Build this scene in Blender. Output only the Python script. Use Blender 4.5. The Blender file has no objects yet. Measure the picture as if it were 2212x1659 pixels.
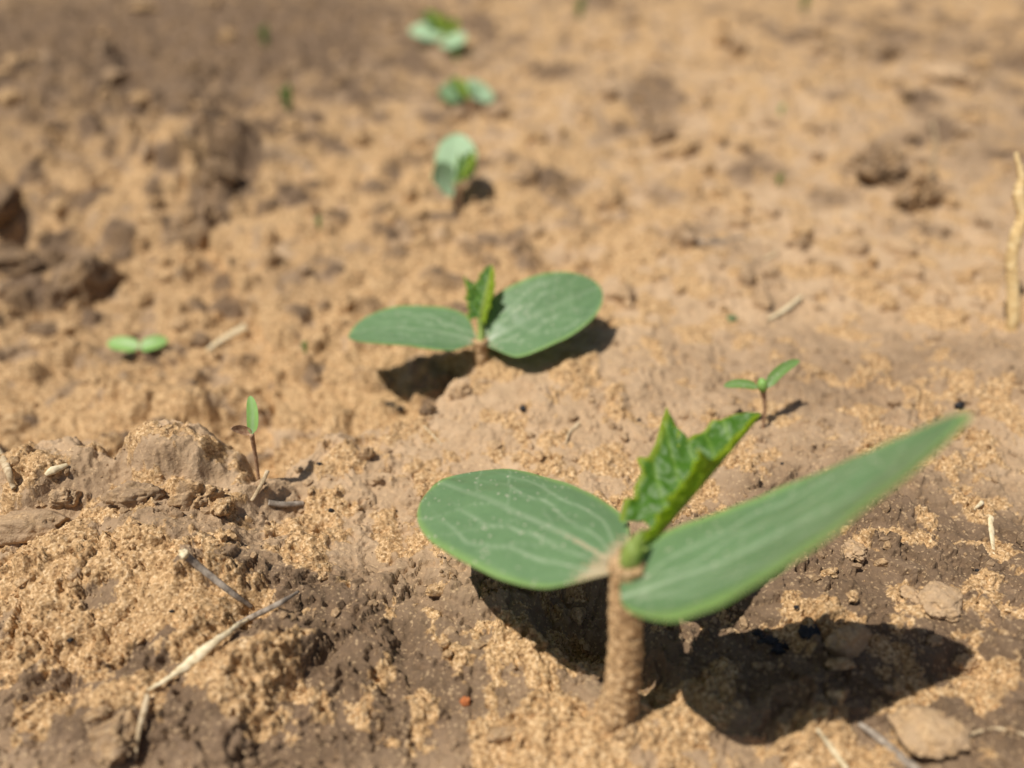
import bpy, math, random
import numpy as np
from mathutils import Vector

# ------------------------------------------------------------------ camera, sky, sun, exposure
S = 0.001                                   # everything below is written in millimetres
PITCH = math.radians(36.0); CAM_H = 120.0; FPX = 1671.0; CX, CY = 1106.0, 829.5
sc = bpy.context.scene
cam_d = bpy.data.cameras.new('camera'); cam = bpy.data.objects.new('camera', cam_d)
sc.collection.objects.link(cam); sc.camera = cam
cam.location = (0, 0, CAM_H * S); cam.rotation_euler = (math.pi / 2 - PITCH, 0, 0)
cam_d.sensor_width = 36.0; cam_d.lens = 36.0 * FPX / 2212.0
cam_d.clip_start = 0.002; cam_d.clip_end = 200.0
cam_d.dof.use_dof = True; cam_d.dof.focus_distance = 0.150; cam_d.dof.aperture_fstop = cam_d.lens / 4.2
cam_d.dof.aperture_blades = 0

SHADOW = Vector((0.43, 0.15, -1.0))         # where light travels
world = bpy.data.worlds.new('World'); sc.world = world; world.use_nodes = True
wn = world.node_tree.nodes; wl = world.node_tree.links
sky = wn.new('ShaderNodeTexSky'); sky.sky_type = 'NISHITA'; sky.sun_disc = False
sky.sun_elevation = math.atan2(1.0, math.hypot(SHADOW.x, SHADOW.y))
sky.sun_rotation = math.atan2(-SHADOW.x, -SHADOW.y) % (2 * math.pi)
sky.dust_density = 2.0
wl.new(sky.outputs[0], wn['Background'].inputs['Color']); wn['Background'].inputs['Strength'].default_value = 0.055
sun_d = bpy.data.lights.new('sun', 'SUN'); sun_d.energy = 4.8; sun_d.angle = math.radians(0.55); sun_d.color = (1.0, 0.945, 0.86)
sun = bpy.data.objects.new('sun', sun_d); sc.collection.objects.link(sun)
sun.rotation_euler = SHADOW.to_track_quat('-Z', 'Y').to_euler(); sun.location = (-0.5, -0.2, 1.0)
vs = sc.view_settings; vs.view_transform = 'Standard'; vs.look = 'None'; vs.exposure = 0.0; vs.gamma = 1.0; vs.use_curve_mapping = False
sc.render.engine = 'CYCLES'; sc.cycles.use_denoising = True; sc.cycles.max_bounces = 8
sc.cycles.sample_clamp_indirect = 4.0

rng = np.random.default_rng(7); random.seed(7)

# ------------------------------------------------------------------ helpers: noise
_ga = np.linspace(0, 2 * np.pi, 256, endpoint=False)
_GX, _GY = np.cos(_ga).astype(np.float32), np.sin(_ga).astype(np.float32)
def _hash(ix, iy, seed):
    h = ix.astype(np.uint32) * np.uint32(374761393) + iy.astype(np.uint32) * np.uint32(668265263) + np.uint32((seed * 2246822519) & 0xffffffff)
    h = (h ^ (h >> np.uint32(13))) * np.uint32(1274126177)
    return h ^ (h >> np.uint32(16))
def perlin(x, y, seed=0):
    x = np.asarray(x, np.float64); y = np.asarray(y, np.float64)
    fx = np.floor(x); fy = np.floor(y)
    ix = fx.astype(np.int64); iy = fy.astype(np.int64)
    dx = (x - fx).astype(np.float32); dy = (y - fy).astype(np.float32)
    u = dx * dx * dx * (dx * (dx * 6 - 15) + 10); v = dy * dy * dy * (dy * (dy * 6 - 15) + 10)
    def g(ox, oy):
        k = (_hash(ix + ox, iy + oy, seed) & np.uint32(255)).astype(np.intp)
        return _GX[k] * (dx - ox) + _GY[k] * (dy - oy)
    a = g(0, 0); b = g(1, 0); c = g(0, 1); d = g(1, 1)
    return ((a + (b - a) * u) * (1 - v) + (c + (d - c) * u) * v) * 1.5
def fbm(x, y, scale, octv, seed, gain=0.5, lac=2.03):
    t = 0; a = 1.0; f = 1.0 / scale; n = 0
    for o in range(octv):
        t = t + a * perlin(x * f + o * 17.3, y * f - o * 9.1, seed + o); n += a; a *= gain; f *= lac
    return t / n * 1.4
def worley(x, y, scale, seed):
    x = np.asarray(x, np.float64) / scale; y = np.asarray(y, np.float64) / scale
    ix = np.floor(x).astype(np.int64); iy = np.floor(y).astype(np.int64)
    best = np.full(x.shape, 9.0); val = np.zeros(x.shape)
    for ox in (-1, 0, 1):
        for oy in (-1, 0, 1):
            h = _hash(ix + ox, iy + oy, seed)
            px = ix + ox + (h & np.uint32(1023)) / 1024.0; py = iy + oy + ((h >> np.uint32(10)) & np.uint32(1023)) / 1024.0
            r = ((h >> np.uint32(20)) & np.uint32(1023)) / 1024.0
            d = np.hypot(x - px, y - py); m = d < best
            best = np.where(m, d, best); val = np.where(m, r, val)
    return best, val
def sstep(a, b, x):
    t = np.clip((x - a) / (b - a), 0, 1); return t * t * (3 - 2 * t)

# ------------------------------------------------------------------ helpers: from a direction in the photograph to a place on the soil
cD = np.array([0, math.cos(PITCH), -math.sin(PITCH)]); cU = np.array([0, math.sin(PITCH), math.cos(PITCH)]); cR = np.array([1.0, 0, 0])
C0 = np.array([0, 0, CAM_H])
def ray(px, py):
    return cD + cR * (px - CX) / FPX - cU * (py - CY) / FPX
def flat(px, py, h=0.0):
    r = ray(px, py); k = (h - CAM_H) / r[2]; return C0 + r * k
def at(px, py, depth):                     # point at a depth along the optical axis
    return C0 + ray(px, py) * depth
def at_y(px, py, y):
    r = ray(px, py); return C0 + r * (y / r[1])

# ------------------------------------------------------------------ the soil: height and make-up at (x, y)
EDGE = [flat(*p)[:2] for p in ((-900, 1100), (-300, 1085), (0, 1062), (185, 1052), (300, 1085), (400, 1040), (500, 1050), (560, 1085), (640, 1035), (760, 978), (900, 925), (1000, 852),
                               (1060, 795), (1180, 705), (1330, 610), (1480, 500), (1640, 400), (1800, 300))]
EDGE_D = [14, 17, 17, 17, 15, 18, 18, 16, 15, 14, 13, 12, 10, 8, 5, 3, 1, 0]
EDGE2 = [flat(*p)[:2] for p in ((980, 455), (1060, 385), (1150, 300), (1260, 195), (1330, 120))]
EDGE2_D = [0, 5, 6, 6, 0]
def polydist(x, y, P, D):                  # signed distance (positive on the right-hand side) and the interpolated drop
    best = np.full(x.shape, 1e9); sgn = np.ones(x.shape); dd = np.zeros(x.shape)
    for i in range(len(P) - 1):
        ax, ay = P[i]; bx, by = P[i + 1]; vx, vy = bx - ax, by - ay; L2 = vx * vx + vy * vy
        t = np.clip(((x - ax) * vx + (y - ay) * vy) / L2, 0, 1)
        d = np.hypot(x - ax - t * vx, y - ay - t * vy)
        s = np.where(vx * (y - ay) - vy * (x - ax) > 0, -1.0, 1.0)
        m = d < best; best = np.where(m, d, best); sgn = np.where(m, s, sgn); dd = np.where(m, D[i] + (D[i + 1] - D[i]) * t, dd)
    return best * sgn, dd
# mounds and hollows: pixel, half sizes (mm), height (mm), tilt of the steep side
MOUNDS = [((105, 1090), 17, 11, 11, 4), ((415, 1068), 11, 8, 12, 4), ((470, 1240), 24, 26, 8.0, 2.0), ((330, 1180), 16, 16, 3.5, 2.0), ((300, 1045), 9, 6, 4.0, 2.0),
          ((760, 1010), 12, 9, 3.0, 2.0), ((560, 1110), 7, 6, 4.0, 2.0), ((40, 1240), 13, 12, 4.0, 4.0),
          ((450, 345), 34, 26, 17, 3.0), ((340, 820), 24, 22, 7, 2.0), ((350, 400), 30, 26, 9, 2.0), ((430, 800), 12, 9, 5, 2.5), ((2160, 830), 17, 13, 7, 2.0), ((2200, 700), 20, 18, 8, 2.0),
          ((1800, 1010), 40, 20, 3.5, 2.0), ((1950, 1420), 52, 36, 7.5, 2.2), ((1150, 1180), 26, 18, 3.5, 2.0), ((1100, 900), 30, 16, 2.0, 2.0), ((1250, 780), 40, 22, 3.0, 2.0),
          ((1340, 1560), 9, 7, 3.0, 2.0), ((560, 1480), 16, 10, 2.5, 2.0), ((880, 1400), 20, 12, 2.0, 2.5), ((1130, 1230), 16, 7, 2.0, 3.0), ((1180, 230), 60, 30, 8, 2.0),
          ((1500, 560), 60, 30, 4, 2.0), ((1700, 230), 90, 50, 10, 2.0), ((150, 200), 90, 60, 14, 2.0), ((600, 60), 90, 60, 14, 2.0), ((2050, 200), 60, 40, 10, 2.0), ((250, 1560), 10, 6, 3.5, 2.0), ((940, 650), 20, 14, 2, 2), ((700, 900), 30, 20, 2.5, 2)]
HOLES = [((565, 1368), 5.5, 5.5, 4.5, 2.5), ((500, 1425), 5, 4, 3.2, 2.5), ((715, 1455), 4, 4, 2.8, 2.5), ((640, 1500), 3, 3, 2.6, 2.5), ((880, 1395), 3, 4, 2.4, 2.5), ((840, 1490), 5, 3, 2.2, 2.5), ((120, 1500), 5, 3.5, 3.0, 2.5), ((2060, 1500), 4, 3, 2.2, 2.5), ((1262, 1318), 8, 8.5, 10.0, 3.0), ((1300, 1385), 5.5, 5.5, 6.0, 3.0), ((1130, 1275), 4.5, 3.0, 4.0, 3.0), ((1405, 1480), 6, 5, 3.5, 3.0), ((490, 378), 12, 10, 10.0, 3.0), ((950, 842), 12, 6, 2.5, 2.0),
         ((380, 770), 10, 6, 4, 2), ((20, 575), 18, 12, 8, 2), ((5, 430), 22, 18, 14, 2), ((250, 710), 14, 8, 4, 2), ((600, 1150), 5, 9, 5.0, 2.5), ((205, 1470), 2.2, 2.2, 3.0, 2.5), ((265, 1420), 3, 2, 1.6, 2.5),
         ((740, 380), 12, 8, 4, 2), ((80, 1010), 14, 8, 4, 2), ((800, 985), 3.5, 2.5, 3, 2.5), ((1280, 1540), 3, 2, 2.5, 2.5), ((1085, 1580), 3.4, 1.6, 2.0, 2.5), ((660, 1115), 4, 3.5, 2.5, 2.5), ((690, 1170), 3.2, 4, 3.5, 2.5), ((180, 985), 8, 5, 3, 2)]
def _lst(L): return [(flat(*p)[:2], a, b, h, k) for p, a, b, h, k in L]
MOUNDS_G, HOLES_G = _lst(MOUNDS), _lst(HOLES)
def blob(x, y, p, rx, ry):
    c = flat(*p); return np.exp(-(((x - c[0]) / rx) ** 2 + ((y - c[1]) / ry) ** 2))

def soil(x, y, detail=True):
    x = np.asarray(x, np.float64); y = np.asarray(y, np.float64)
    near = np.clip(1.0 - (np.hypot(x, y) - 900.0) / 4000.0, 0, 1)
    # warped coordinates so that nothing is a clean ellipse
    wx = x + 3.2 * fbm(x, y, 22, 3, 11); wy = y + 3.2 * fbm(x, y, 22, 3, 23)
    wx2 = wx + 2.3 * fbm(x, y, 6.5, 4, 31, 0.55); wy2 = wy + 2.3 * fbm(x, y, 6.5, 4, 41, 0.55)
    h = 2.6 * fbm(x, y, 130, 2, 51) + 1.5 * fbm(x, y, 45, 2, 61)
    far = sstep(250, 600, y)
    h = h + far * 7.0 * fbm(x, y, 170, 3, 71)
    d, D = polydist(wx2, wy2, EDGE, EDGE_D)
    drop = (0.7 * sstep(0, 5, -d) + 0.3 * sstep(3, 22, -d)) * (1 - 0.75 * sstep(70, 260, -d))
    h = h - D * drop
    furrow = sstep(-2, 6, -d) * np.clip(D / 5.0, 0, 1)
    d2, D2 = polydist(wx, wy, EDGE2, EDGE2_D)
    h = h + D2 * sstep(-14, 2, d2) * (1 - sstep(10, 60, d2))
    for (c, a, b, hh, k) in MOUNDS_G:
        r = np.hypot((wx2 - c[0]) / a, (wy2 - c[1]) / b); h = h + hh * np.exp(-r ** k)
    for (c, a, b, hh, k) in HOLES_G:
        r = np.hypot((wx2 - c[0]) / a, (wy2 - c[1]) / b); h = h - hh * np.exp(-r ** k)
    # pale, hard plateau; loose furrow; brown foreground
    bp = lambda p, rx, ry: blob(x, y, p, rx, ry)
    pale = np.clip(bp((1250, 930), 60, 40) + bp((1500, 700), 80, 60) + 0.8 * bp((1750, 1000), 45, 30) + bp((850, 1080), 30, 26) + 0.8 * bp((420, 1150), 22, 24) + bp((1800, 500), 150, 90)
                   + bp((1500, 200), 200, 150) + 0.7 * bp((2150, 1130), 25, 25) + 0.6 * bp((60, 1240), 18, 10) + 0.45 * bp((100, 1080), 26, 16) + 0.6 * bp((1100, 250), 90, 110) + 0.3, 0, 1)
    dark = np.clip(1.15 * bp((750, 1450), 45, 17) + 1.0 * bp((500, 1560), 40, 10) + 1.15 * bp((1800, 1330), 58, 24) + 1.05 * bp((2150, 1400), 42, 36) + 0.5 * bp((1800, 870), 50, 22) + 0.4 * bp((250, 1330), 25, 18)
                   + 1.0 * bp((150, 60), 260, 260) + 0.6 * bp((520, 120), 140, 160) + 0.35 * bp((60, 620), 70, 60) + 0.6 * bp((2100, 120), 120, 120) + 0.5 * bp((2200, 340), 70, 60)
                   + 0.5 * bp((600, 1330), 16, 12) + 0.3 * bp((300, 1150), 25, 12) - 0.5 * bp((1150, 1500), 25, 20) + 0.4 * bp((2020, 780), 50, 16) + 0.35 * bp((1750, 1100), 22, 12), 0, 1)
    dark = np.clip(dark + sstep(120, 330, y) * 0.75 * sstep(0.12, 0.5, fbm(x, y, 48, 4, 77)), 0, 1)
    # hard crust with broken ledges
    n1 = fbm(wx2, wy2, 19, 5, 81, 0.6); n2 = fbm(wx2, wy2, 11, 5, 91, 0.6); lm = sstep(-0.15, 0.25, fbm(x, y, 26, 2, 95))
    ledge = sstep(0.02, 0.06, n1) * 0.9 + sstep(0.16, 0.19, n2) * 0.7 + sstep(0.30, 0.33, n1) * 0.8
    h = h + ledge * (1 - 0.6 * furrow) * (0.45 + 0.9 * dark + 0.7 * lm)
    # loose lumps in the furrow and towards the far ground
    lump_m = np.clip(0.85 * furrow + 0.6 * far + 0.25 * bp((470, 1240), 40, 30) , 0, 1)
    f1, v1 = worley(wx2, wy2, 11.0, 5)
    h = h + lump_m * 4.2 * np.clip(1 - (f1 / (0.25 + 0.35 * v1)) ** 2, 0, 1) * (v1 > 0.45)
    dark = np.clip(dark + lump_m * 0.85 * (v1 > 0.72) * sstep(0.55, 0.25, f1 / (0.25 + 0.35 * v1) * 0.5), 0, 1) if False else np.clip(dark + lump_m * 0.9 * (v1 > 0.74) * (1 - sstep(0.7, 1.15, f1 / (0.25 + 0.35 * v1))), 0, 1)  # some lumps darkened: own brown tone plus shade put into the colour
    f2, v2 = worley(wx2, wy2, 5.0, 6)
    h = h + (0.22 + 0.55 * lump_m) * 1.3 * np.clip(1 - (f2 / (0.2 + 0.35 * v2)) ** 2, 0, 1) * (v2 > 0.55) * near
    big = fbm(x, y, 28, 5, 101, 0.58)
    h = h + lump_m * 5.0 * big * (0.4 + 0.6 * far * near + 0.5 * furrow)
    # loose sand lying on the crust
    s = fbm(x, y, 11.5, 6, 111, 0.60) * 1.5 + 0.35 * fbm(x, y, 34, 2, 121)
    bias = 0.14 + 0.50 * furrow * (1 - 0.6 * dark) + 0.22 * far * (1 - dark) - 0.30 * dark - 0.26 * pale * (1 - furrow) * (1 - far) \
        + 0.55 * bp((1180, 1420), 22, 13) + 0.55 * bp((420, 1300), 26, 18) + 0.45 * bp((1250, 1560), 40, 8) + 0.3 * bp((150, 1380), 26, 14) + 0.3 * bp((1500, 1110), 20, 9) + 0.25 * bp((2000, 880), 35, 14) \
        + 0.3 * bp((2000, 1180), 30, 8)
    s = s + bias
    sand = sstep(0.0, 0.07, s)
    h = h + np.clip(s, 0, 0.9) * 1.25
    rough = 0.35 + 0.65 * sand
    m = fbm(x, y, 3.4, 3, 131, 0.6)
    h = h + (0.32 * m + 0.85 * fbm(x, y, 9.0, 4, 133, 0.55) + sand * 0.30 * m) * near
    if detail:
        h = h + near * rough * (0.24 * perlin(x / 0.95, y / 0.95, 141) + 0.17 * perlin(x / 0.5, y / 0.5, 142))
        f3, v3 = worley(x, y, 1.5, 9)
        h = h + near * (0.25 + sand) * 0.20 * np.clip(1 - (f3 / (0.18 + 0.3 * v3)) ** 2, 0, 1) * (v3 > 0.5)
        pit = sstep(0.42, 0.62, fbm(x, y, 4.2, 3, 151, 0.6))
        h = h - 1.5 * pit * near * (0.4 + 0.6 * sand)
    return h, sand, pale, dark, np.clip((dark - 0.3) * 1.1, 0, 0.9) * np.clip(sstep(120, 260, y) + 0.0, 0, 1)  # last value: dark areas farther back, where the sand turns browner
_hc = {}
def height(x, y):
    return float(soil(np.array([x]), np.array([y]))[0][0])
def hit(px, py, lift=0.0):                 # where the sight line through a pixel meets the soil (raised by lift)
    k = (px, py, lift)
    if k in _hc: return _hc[k].copy()
    r = ray(px, py); lo = (CAM_H - 45) / -r[2]; hi = (CAM_H + 30) / -r[2]
    for _ in range(2):
        ts = np.linspace(lo, hi, 260); P = C0[None] + r[None] * ts[:, None]
        g = P[:, 2] - soil(P[:, 0], P[:, 1])[0] - lift
        i = int(np.argmax(g < 0)) if (g < 0).any() else len(ts) - 1
        lo, hi = ts[max(i - 1, 0)], ts[i]
    p = C0 + r * hi; _hc[k] = p.copy(); return p
def mmpx(p):                               # millimetres per photo pixel at a point
    return float(np.dot(p - C0, cD)) / FPX

# ------------------------------------------------------------------ helpers: objects
def link(name, verts, faces, mat, parent=None, attrs=None, smooth=True):
    me = bpy.data.meshes.new(name)
    v = np.asarray(verts, np.float32) * S
    me.from_pydata(v.tolist(), [], faces if isinstance(faces, list) else faces.tolist())
    me.update()
    if smooth: me.polygons.foreach_set('use_smooth', [True] * len(me.polygons))
    for k, a in (attrs or {}).items():
        at_ = me.attributes.new(k, 'FLOAT', 'POINT'); at_.data.foreach_set('value', np.asarray(a, np.float32))
    me.materials.append(mat)
    o = bpy.data.objects.new(name, me); sc.collection.objects.link(o)
    if parent is not None:
        o.parent = parent; o.matrix_parent_inverse = parent.matrix_world.inverted() if False else o.matrix_parent_inverse
        o.location = -Vector(parent_loc(parent))
    return o
def parent_loc(o):
    l = Vector(o.location)
    while o.parent is not None:
        o = o.parent; l += Vector(o.location)
    return l
def tag(o, label, cat, group=None, kind=None):
    if label: o['label'] = label
    if cat: o['category'] = cat
    if group: o['group'] = group
    if kind: o['kind'] = kind
    return o
def empty(name, p, label, cat, group=None):
    o = bpy.data.objects.new(name, None); sc.collection.objects.link(o); o.location = Vector(np.asarray(p, float) * S)
    o.empty_display_size = 0.01
    return tag(o, label, cat, group)
def unit(v): v = np.asarray(v, float); return v / (np.linalg.norm(v) + 1e-12)
def bez(P, n):
    P = np.asarray(P, float); t = np.linspace(0, 1, n)[:, None]
    if len(P) == 2: return P[0] * (1 - t) + P[1] * t
    if len(P) == 3: return P[0] * (1 - t) ** 2 + 2 * P[1] * t * (1 - t) + P[2] * t ** 2
    return P[0] * (1 - t) ** 3 + 3 * P[1] * t * (1 - t) ** 2 + 3 * P[2] * t * t * (1 - t) + P[3] * t ** 3
def spline(P, n):                          # Catmull-Rom through all points
    P = np.asarray(P, float); Q = np.vstack([2 * P[0] - P[1], P, 2 * P[-1] - P[-2]]); out = []
    for u in np.linspace(0, len(P) - 1, n):
        i = min(int(u), len(P) - 2); t = u - i; a, b, c, d = Q[i], Q[i + 1], Q[i + 2], Q[i + 3]
        out.append(0.5 * (2 * b + (c - a) * t + (2 * a - 5 * b + 4 * c - d) * t * t + (3 * b - a - 3 * c + d) * t ** 3))
    return np.array(out)
def tube(path, radii, nseg=12, rough=0.0, rs=1.0, seed=0, squash=1.0):
    path = np.asarray(path, float); n = len(path); radii = np.interp(np.linspace(0, 1, n), np.linspace(0, 1, len(radii)), radii)
    F = []; up = np.array([0.13, -0.6, 0.79]); sl = np.concatenate([[0], np.cumsum(np.linalg.norm(np.diff(path, axis=0), axis=1))])
    T = np.gradient(path, axis=0); T /= np.linalg.norm(T, axis=1)[:, None] + 1e-12
    A = np.cross(T, up); A /= np.linalg.norm(A, axis=1)[:, None] + 1e-12; B = np.cross(A, T)
    an = 2 * np.pi * np.arange(nseg) / nseg; r = np.repeat(radii[:, None], nseg, 1)
    if rough:
        ux = an[None] * radii[:, None] / rs + seed * 3.1; uy = np.repeat(sl[:, None], nseg, 1) / rs
        r = r + rough * (perlin(ux, uy, seed) + 0.6 * perlin(ux * 2.3, uy * 2.3, seed + 3) + 0.35 * perlin(ux * 5, uy * 5, seed + 5))
        r = np.maximum(r, radii[:, None] * 0.3)
    V = list((path[:, None] + A[:, None] * (np.cos(an)[None] * r)[..., None] + B[:, None] * (np.sin(an)[None] * r * squash)[..., None]).reshape(-1, 3))
    for i in range(n - 1):
        for j in range(nseg):
            k = (j + 1) % nseg; F.append((i * nseg + j, i * nseg + k, (i + 1) * nseg + k, (i + 1) * nseg + j))
    V.append(path[0]); V.append(path[-1]); c0, c1 = len(V) - 2, len(V) - 1
    for j in range(nseg):
        k = (j + 1) % nseg; F.append((c0, k, j)); F.append((c1, (n - 1) * nseg + j, (n - 1) * nseg + k))
    return np.array(V), F

# ------------------------------------------------------------------ materials
def mat_new(name):
    m = bpy.data.materials.new(name); m.use_nodes = True; nt = m.node_tree
    return m, nt, nt.nodes['Principled BSDF']
def N(nt, typ, **kw):
    n = nt.nodes.new(typ)
    for k, v in kw.items():
        if k.startswith('i_'): n.inputs[k[2:].replace('_', ' ')].default_value = v
        else: setattr(n, k, v)
    return n
def mixc(nt, fac, a, b, blend='MIX'):
    n = nt.nodes.new('ShaderNodeMix'); n.data_type = 'RGBA'; n.blend_type = blend
    for sock, v in ((n.inputs[0], fac), (n.inputs[6], a), (n.inputs[7], b)):
        if isinstance(v, bpy.types.NodeSocket): nt.links.new(v, sock)
        else: sock.default_value = v if not isinstance(v, tuple) or len(v) == 4 else (*v, 1)
    return n.outputs[2]
def mth(nt, op, a, b=0.0, clamp=False):
    n = nt.nodes.new('ShaderNodeMath'); n.operation = op; n.use_clamp = clamp
    for i, v in enumerate((a, b)):
        if isinstance(v, bpy.types.NodeSocket): nt.links.new(v, n.inputs[i])
        else: n.inputs[i].default_value = v
    return n.outputs[0]
def noise(nt, co, scale, detail=2.0, rough=0.5):
    n = N(nt, 'ShaderNodeTexNoise'); n.inputs['Scale'].default_value = scale; n.inputs['Detail'].default_value = detail; n.inputs['Roughness'].default_value = rough
    nt.links.new(co, n.inputs['Vector']); return n.outputs['Fac']
def vor(nt, co, scale, out='Distance'):
    n = N(nt, 'ShaderNodeTexVoronoi'); n.inputs['Scale'].default_value = scale; nt.links.new(co, n.inputs['Vector']); return n.outputs[out]
def ramp(nt, fac, stops):
    n = N(nt, 'ShaderNodeValToRGB'); e = n.color_ramp.elements
    while len(e) < len(stops): e.new(0.5)
    for k, (p, c) in enumerate(stops): e[k].position = p; e[k].color = (*c, 1) if len(c) == 3 else c
    nt.links.new(fac, n.inputs[0]); return n.outputs[0]
def attr(nt, name):
    n = N(nt, 'ShaderNodeAttribute'); n.attribute_name = name; return n.outputs['Fac']

def soil_material():
    m, nt, b = mat_new('soil'); co = N(nt, 'ShaderNodeTexCoord').outputs['Object']
    sand, pale, dark, far_dark = attr(nt, 'sand'), attr(nt, 'pale'), attr(nt, 'dark'), attr(nt, 'far_dark')
    g1 = noise(nt, co, 1300, 3, 0.65); g2 = noise(nt, co, 3200, 2, 0.6); g3 = noise(nt, co, 120, 4, 0.6)
    cell = vor(nt, co, 2300, 'Color'); sep = N(nt, 'ShaderNodeSeparateColor'); nt.links.new(cell, sep.inputs[0]); cv = sep.outputs[0]
    sandc = ramp(nt, mth(nt, 'ADD', mth(nt, 'MULTIPLY', g1, 0.6), mth(nt, 'MULTIPLY', cv, 0.4)),
                 [(0.22, (0.15, 0.082, 0.036)), (0.40, (0.40, 0.245, 0.112)), (0.58, (0.57, 0.370, 0.185)), (0.80, (0.78, 0.58, 0.35))])
    brown = ramp(nt, g3, [(0.25, (0.082, 0.050, 0.029)), (0.5, (0.125, 0.079, 0.048)), (0.75, (0.180, 0.118, 0.075))])
    palec = ramp(nt, g3, [(0.25, (0.35, 0.232, 0.135)), (0.5, (0.45, 0.308, 0.185)), (0.75, (0.54, 0.385, 0.245))])
    crust = mixc(nt, pale, mixc(nt, 0.55, brown, palec), palec)
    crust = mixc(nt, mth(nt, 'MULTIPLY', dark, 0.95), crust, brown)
    crust = mixc(nt, mth(nt, 'MULTIPLY', g2, mth(nt, 'SUBTRACT', 0.30, mth(nt, 'MULTIPLY', dark, 0.2))), crust, (0.62, 0.45, 0.27))
    darks = mixc(nt, far_dark, sandc, brown)
    # stray sand grains thinly spread over the crust
    stray = mth(nt, 'MULTIPLY', mth(nt, 'GREATER_THAN', cv, 0.90), mth(nt, 'GREATER_THAN', g1, 0.46))
    fac = mth(nt, 'MAXIMUM', mth(nt, 'ADD', sand, mth(nt, 'MULTIPLY', mth(nt, 'SUBTRACT', g1, 0.5), 0.9), True), mth(nt, 'MULTIPLY', stray, 0.4))
    col = mixc(nt, fac, crust, darks)
    speck = mth(nt, 'GREATER_THAN', vor(nt, co, 260, 'Distance'), 0.985)
    nt.links.new(col, b.inputs['Base Color']); b.inputs['Roughness'].default_value = 0.88; b.inputs['Specular IOR Level'].default_value = 0.25
    bh = mth(nt, 'ADD', mth(nt, 'MULTIPLY', g2, 0.5), mth(nt, 'ADD', g1, mth(nt, 'MULTIPLY', cv, mth(nt, 'ADD', mth(nt, 'MULTIPLY', sand, 0.5), 0.12))))
    bp = N(nt, 'ShaderNodeBump'); bp.inputs['Strength'].default_value = 0.9; bp.inputs['Distance'].default_value = 0.00030
    nt.links.new(bh, bp.inputs['Height']); nt.links.new(bp.outputs[0], b.inputs['Normal'])
    return m
SOIL = soil_material()

def leaf_material(name, c1, c2, veinc, rimc, dustc=(0.62, 0.47, 0.30), speck=0.35, rough=0.42, bump=0.0001, trans=0.32, tcol=(0.40, 0.58, 0.12), trim=0.0):
    m, nt, b = mat_new(name); co = N(nt, 'ShaderNodeTexCoord').outputs['Object']
    vein, dust, rim = attr(nt, 'vein'), attr(nt, 'dust'), attr(nt, 'rim')
    n1 = noise(nt, co, 160, 3, 0.6); n2 = noise(nt, co, 900, 3, 0.6); n3 = noise(nt, co, 2200, 2, 0.5)
    base = mixc(nt, n1, c1, c2)
    base = mixc(nt, mth(nt, 'MULTIPLY', mth(nt, 'SUBTRACT', n2, 0.35), 0.35, True), base, tuple(min(1, x * 1.5 + 0.03) for x in c2))
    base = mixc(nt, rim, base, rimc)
    base = mixc(nt, mth(nt, 'MULTIPLY', vein, mth(nt, 'ADD', mth(nt, 'MULTIPLY', n2, 1.0), 0.35), True), base, veinc)
    sp = mth(nt, 'MULTIPLY', mth(nt, 'LESS_THAN', vor(nt, co, 900), 0.20), mth(nt, 'GREATER_THAN', noise(nt, co, 420, 2, 0.6), 0.52))
    base = mixc(nt, mth(nt, 'MULTIPLY', sp, speck), base, (0.66, 0.62, 0.48))
    dm = mth(nt, 'GREATER_THAN', mth(nt, 'ADD', dust, mth(nt, 'MULTIPLY', mth(nt, 'SUBTRACT', n3, 0.5), 1.1)), 0.5)
    base = mixc(nt, mth(nt, 'MULTIPLY', dm, 0.85), base, dustc)
    nt.links.new(base, b.inputs['Base Color'])
    b.inputs['Roughness'].default_value = rough; b.inputs['Specular IOR Level'].default_value = 0.35
    bh = mth(nt, 'ADD', mth(nt, 'MULTIPLY', n2, 0.6), mth(nt, 'ADD', mth(nt, 'MULTIPLY', n1, 1.5), mth(nt, 'ADD', mth(nt, 'MULTIPLY', vein, 0.6), mth(nt, 'MULTIPLY', dm, 1.0))))
    bp = N(nt, 'ShaderNodeBump'); bp.inputs['Strength'].default_value = 0.6; bp.inputs['Distance'].default_value = bump
    nt.links.new(bh, bp.inputs['Height']); nt.links.new(bp.outputs[0], b.inputs['Normal'])
    tr = N(nt, 'ShaderNodeBsdfTranslucent'); tr.inputs['Color'].default_value = (*tcol, 1); nt.links.new(bp.outputs[0], tr.inputs['Normal'])
    mx = N(nt, 'ShaderNodeMixShader'); mx.inputs[0].default_value = trans
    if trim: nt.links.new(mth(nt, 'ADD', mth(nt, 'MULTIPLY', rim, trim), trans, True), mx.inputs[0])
    nt.links.new(b.outputs[0], mx.inputs[1]); nt.links.new(tr.outputs[0], mx.inputs[2]); nt.links.new(mx.outputs[0], nt.nodes['Material Output'].inputs['Surface'])
    return m
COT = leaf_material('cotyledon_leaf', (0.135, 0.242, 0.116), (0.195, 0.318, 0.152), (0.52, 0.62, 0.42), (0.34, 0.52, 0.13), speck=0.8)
COT_PALE = leaf_material('pale_cotyledon_leaf', (0.42, 0.60, 0.36), (0.50, 0.68, 0.44), (0.4, 0.55, 0.35), (0.35, 0.55, 0.25), speck=0.2)
TRUE = leaf_material('young_true_leaf', (0.026, 0.085, 0.005), (0.060, 0.150, 0.009), (0.20, 0.32, 0.05), (0.42, 0.52, 0.05), speck=0.10, rough=0.5, bump=0.0003, trans=0.06, tcol=(0.66, 0.80, 0.07), trim=0.75)
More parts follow.
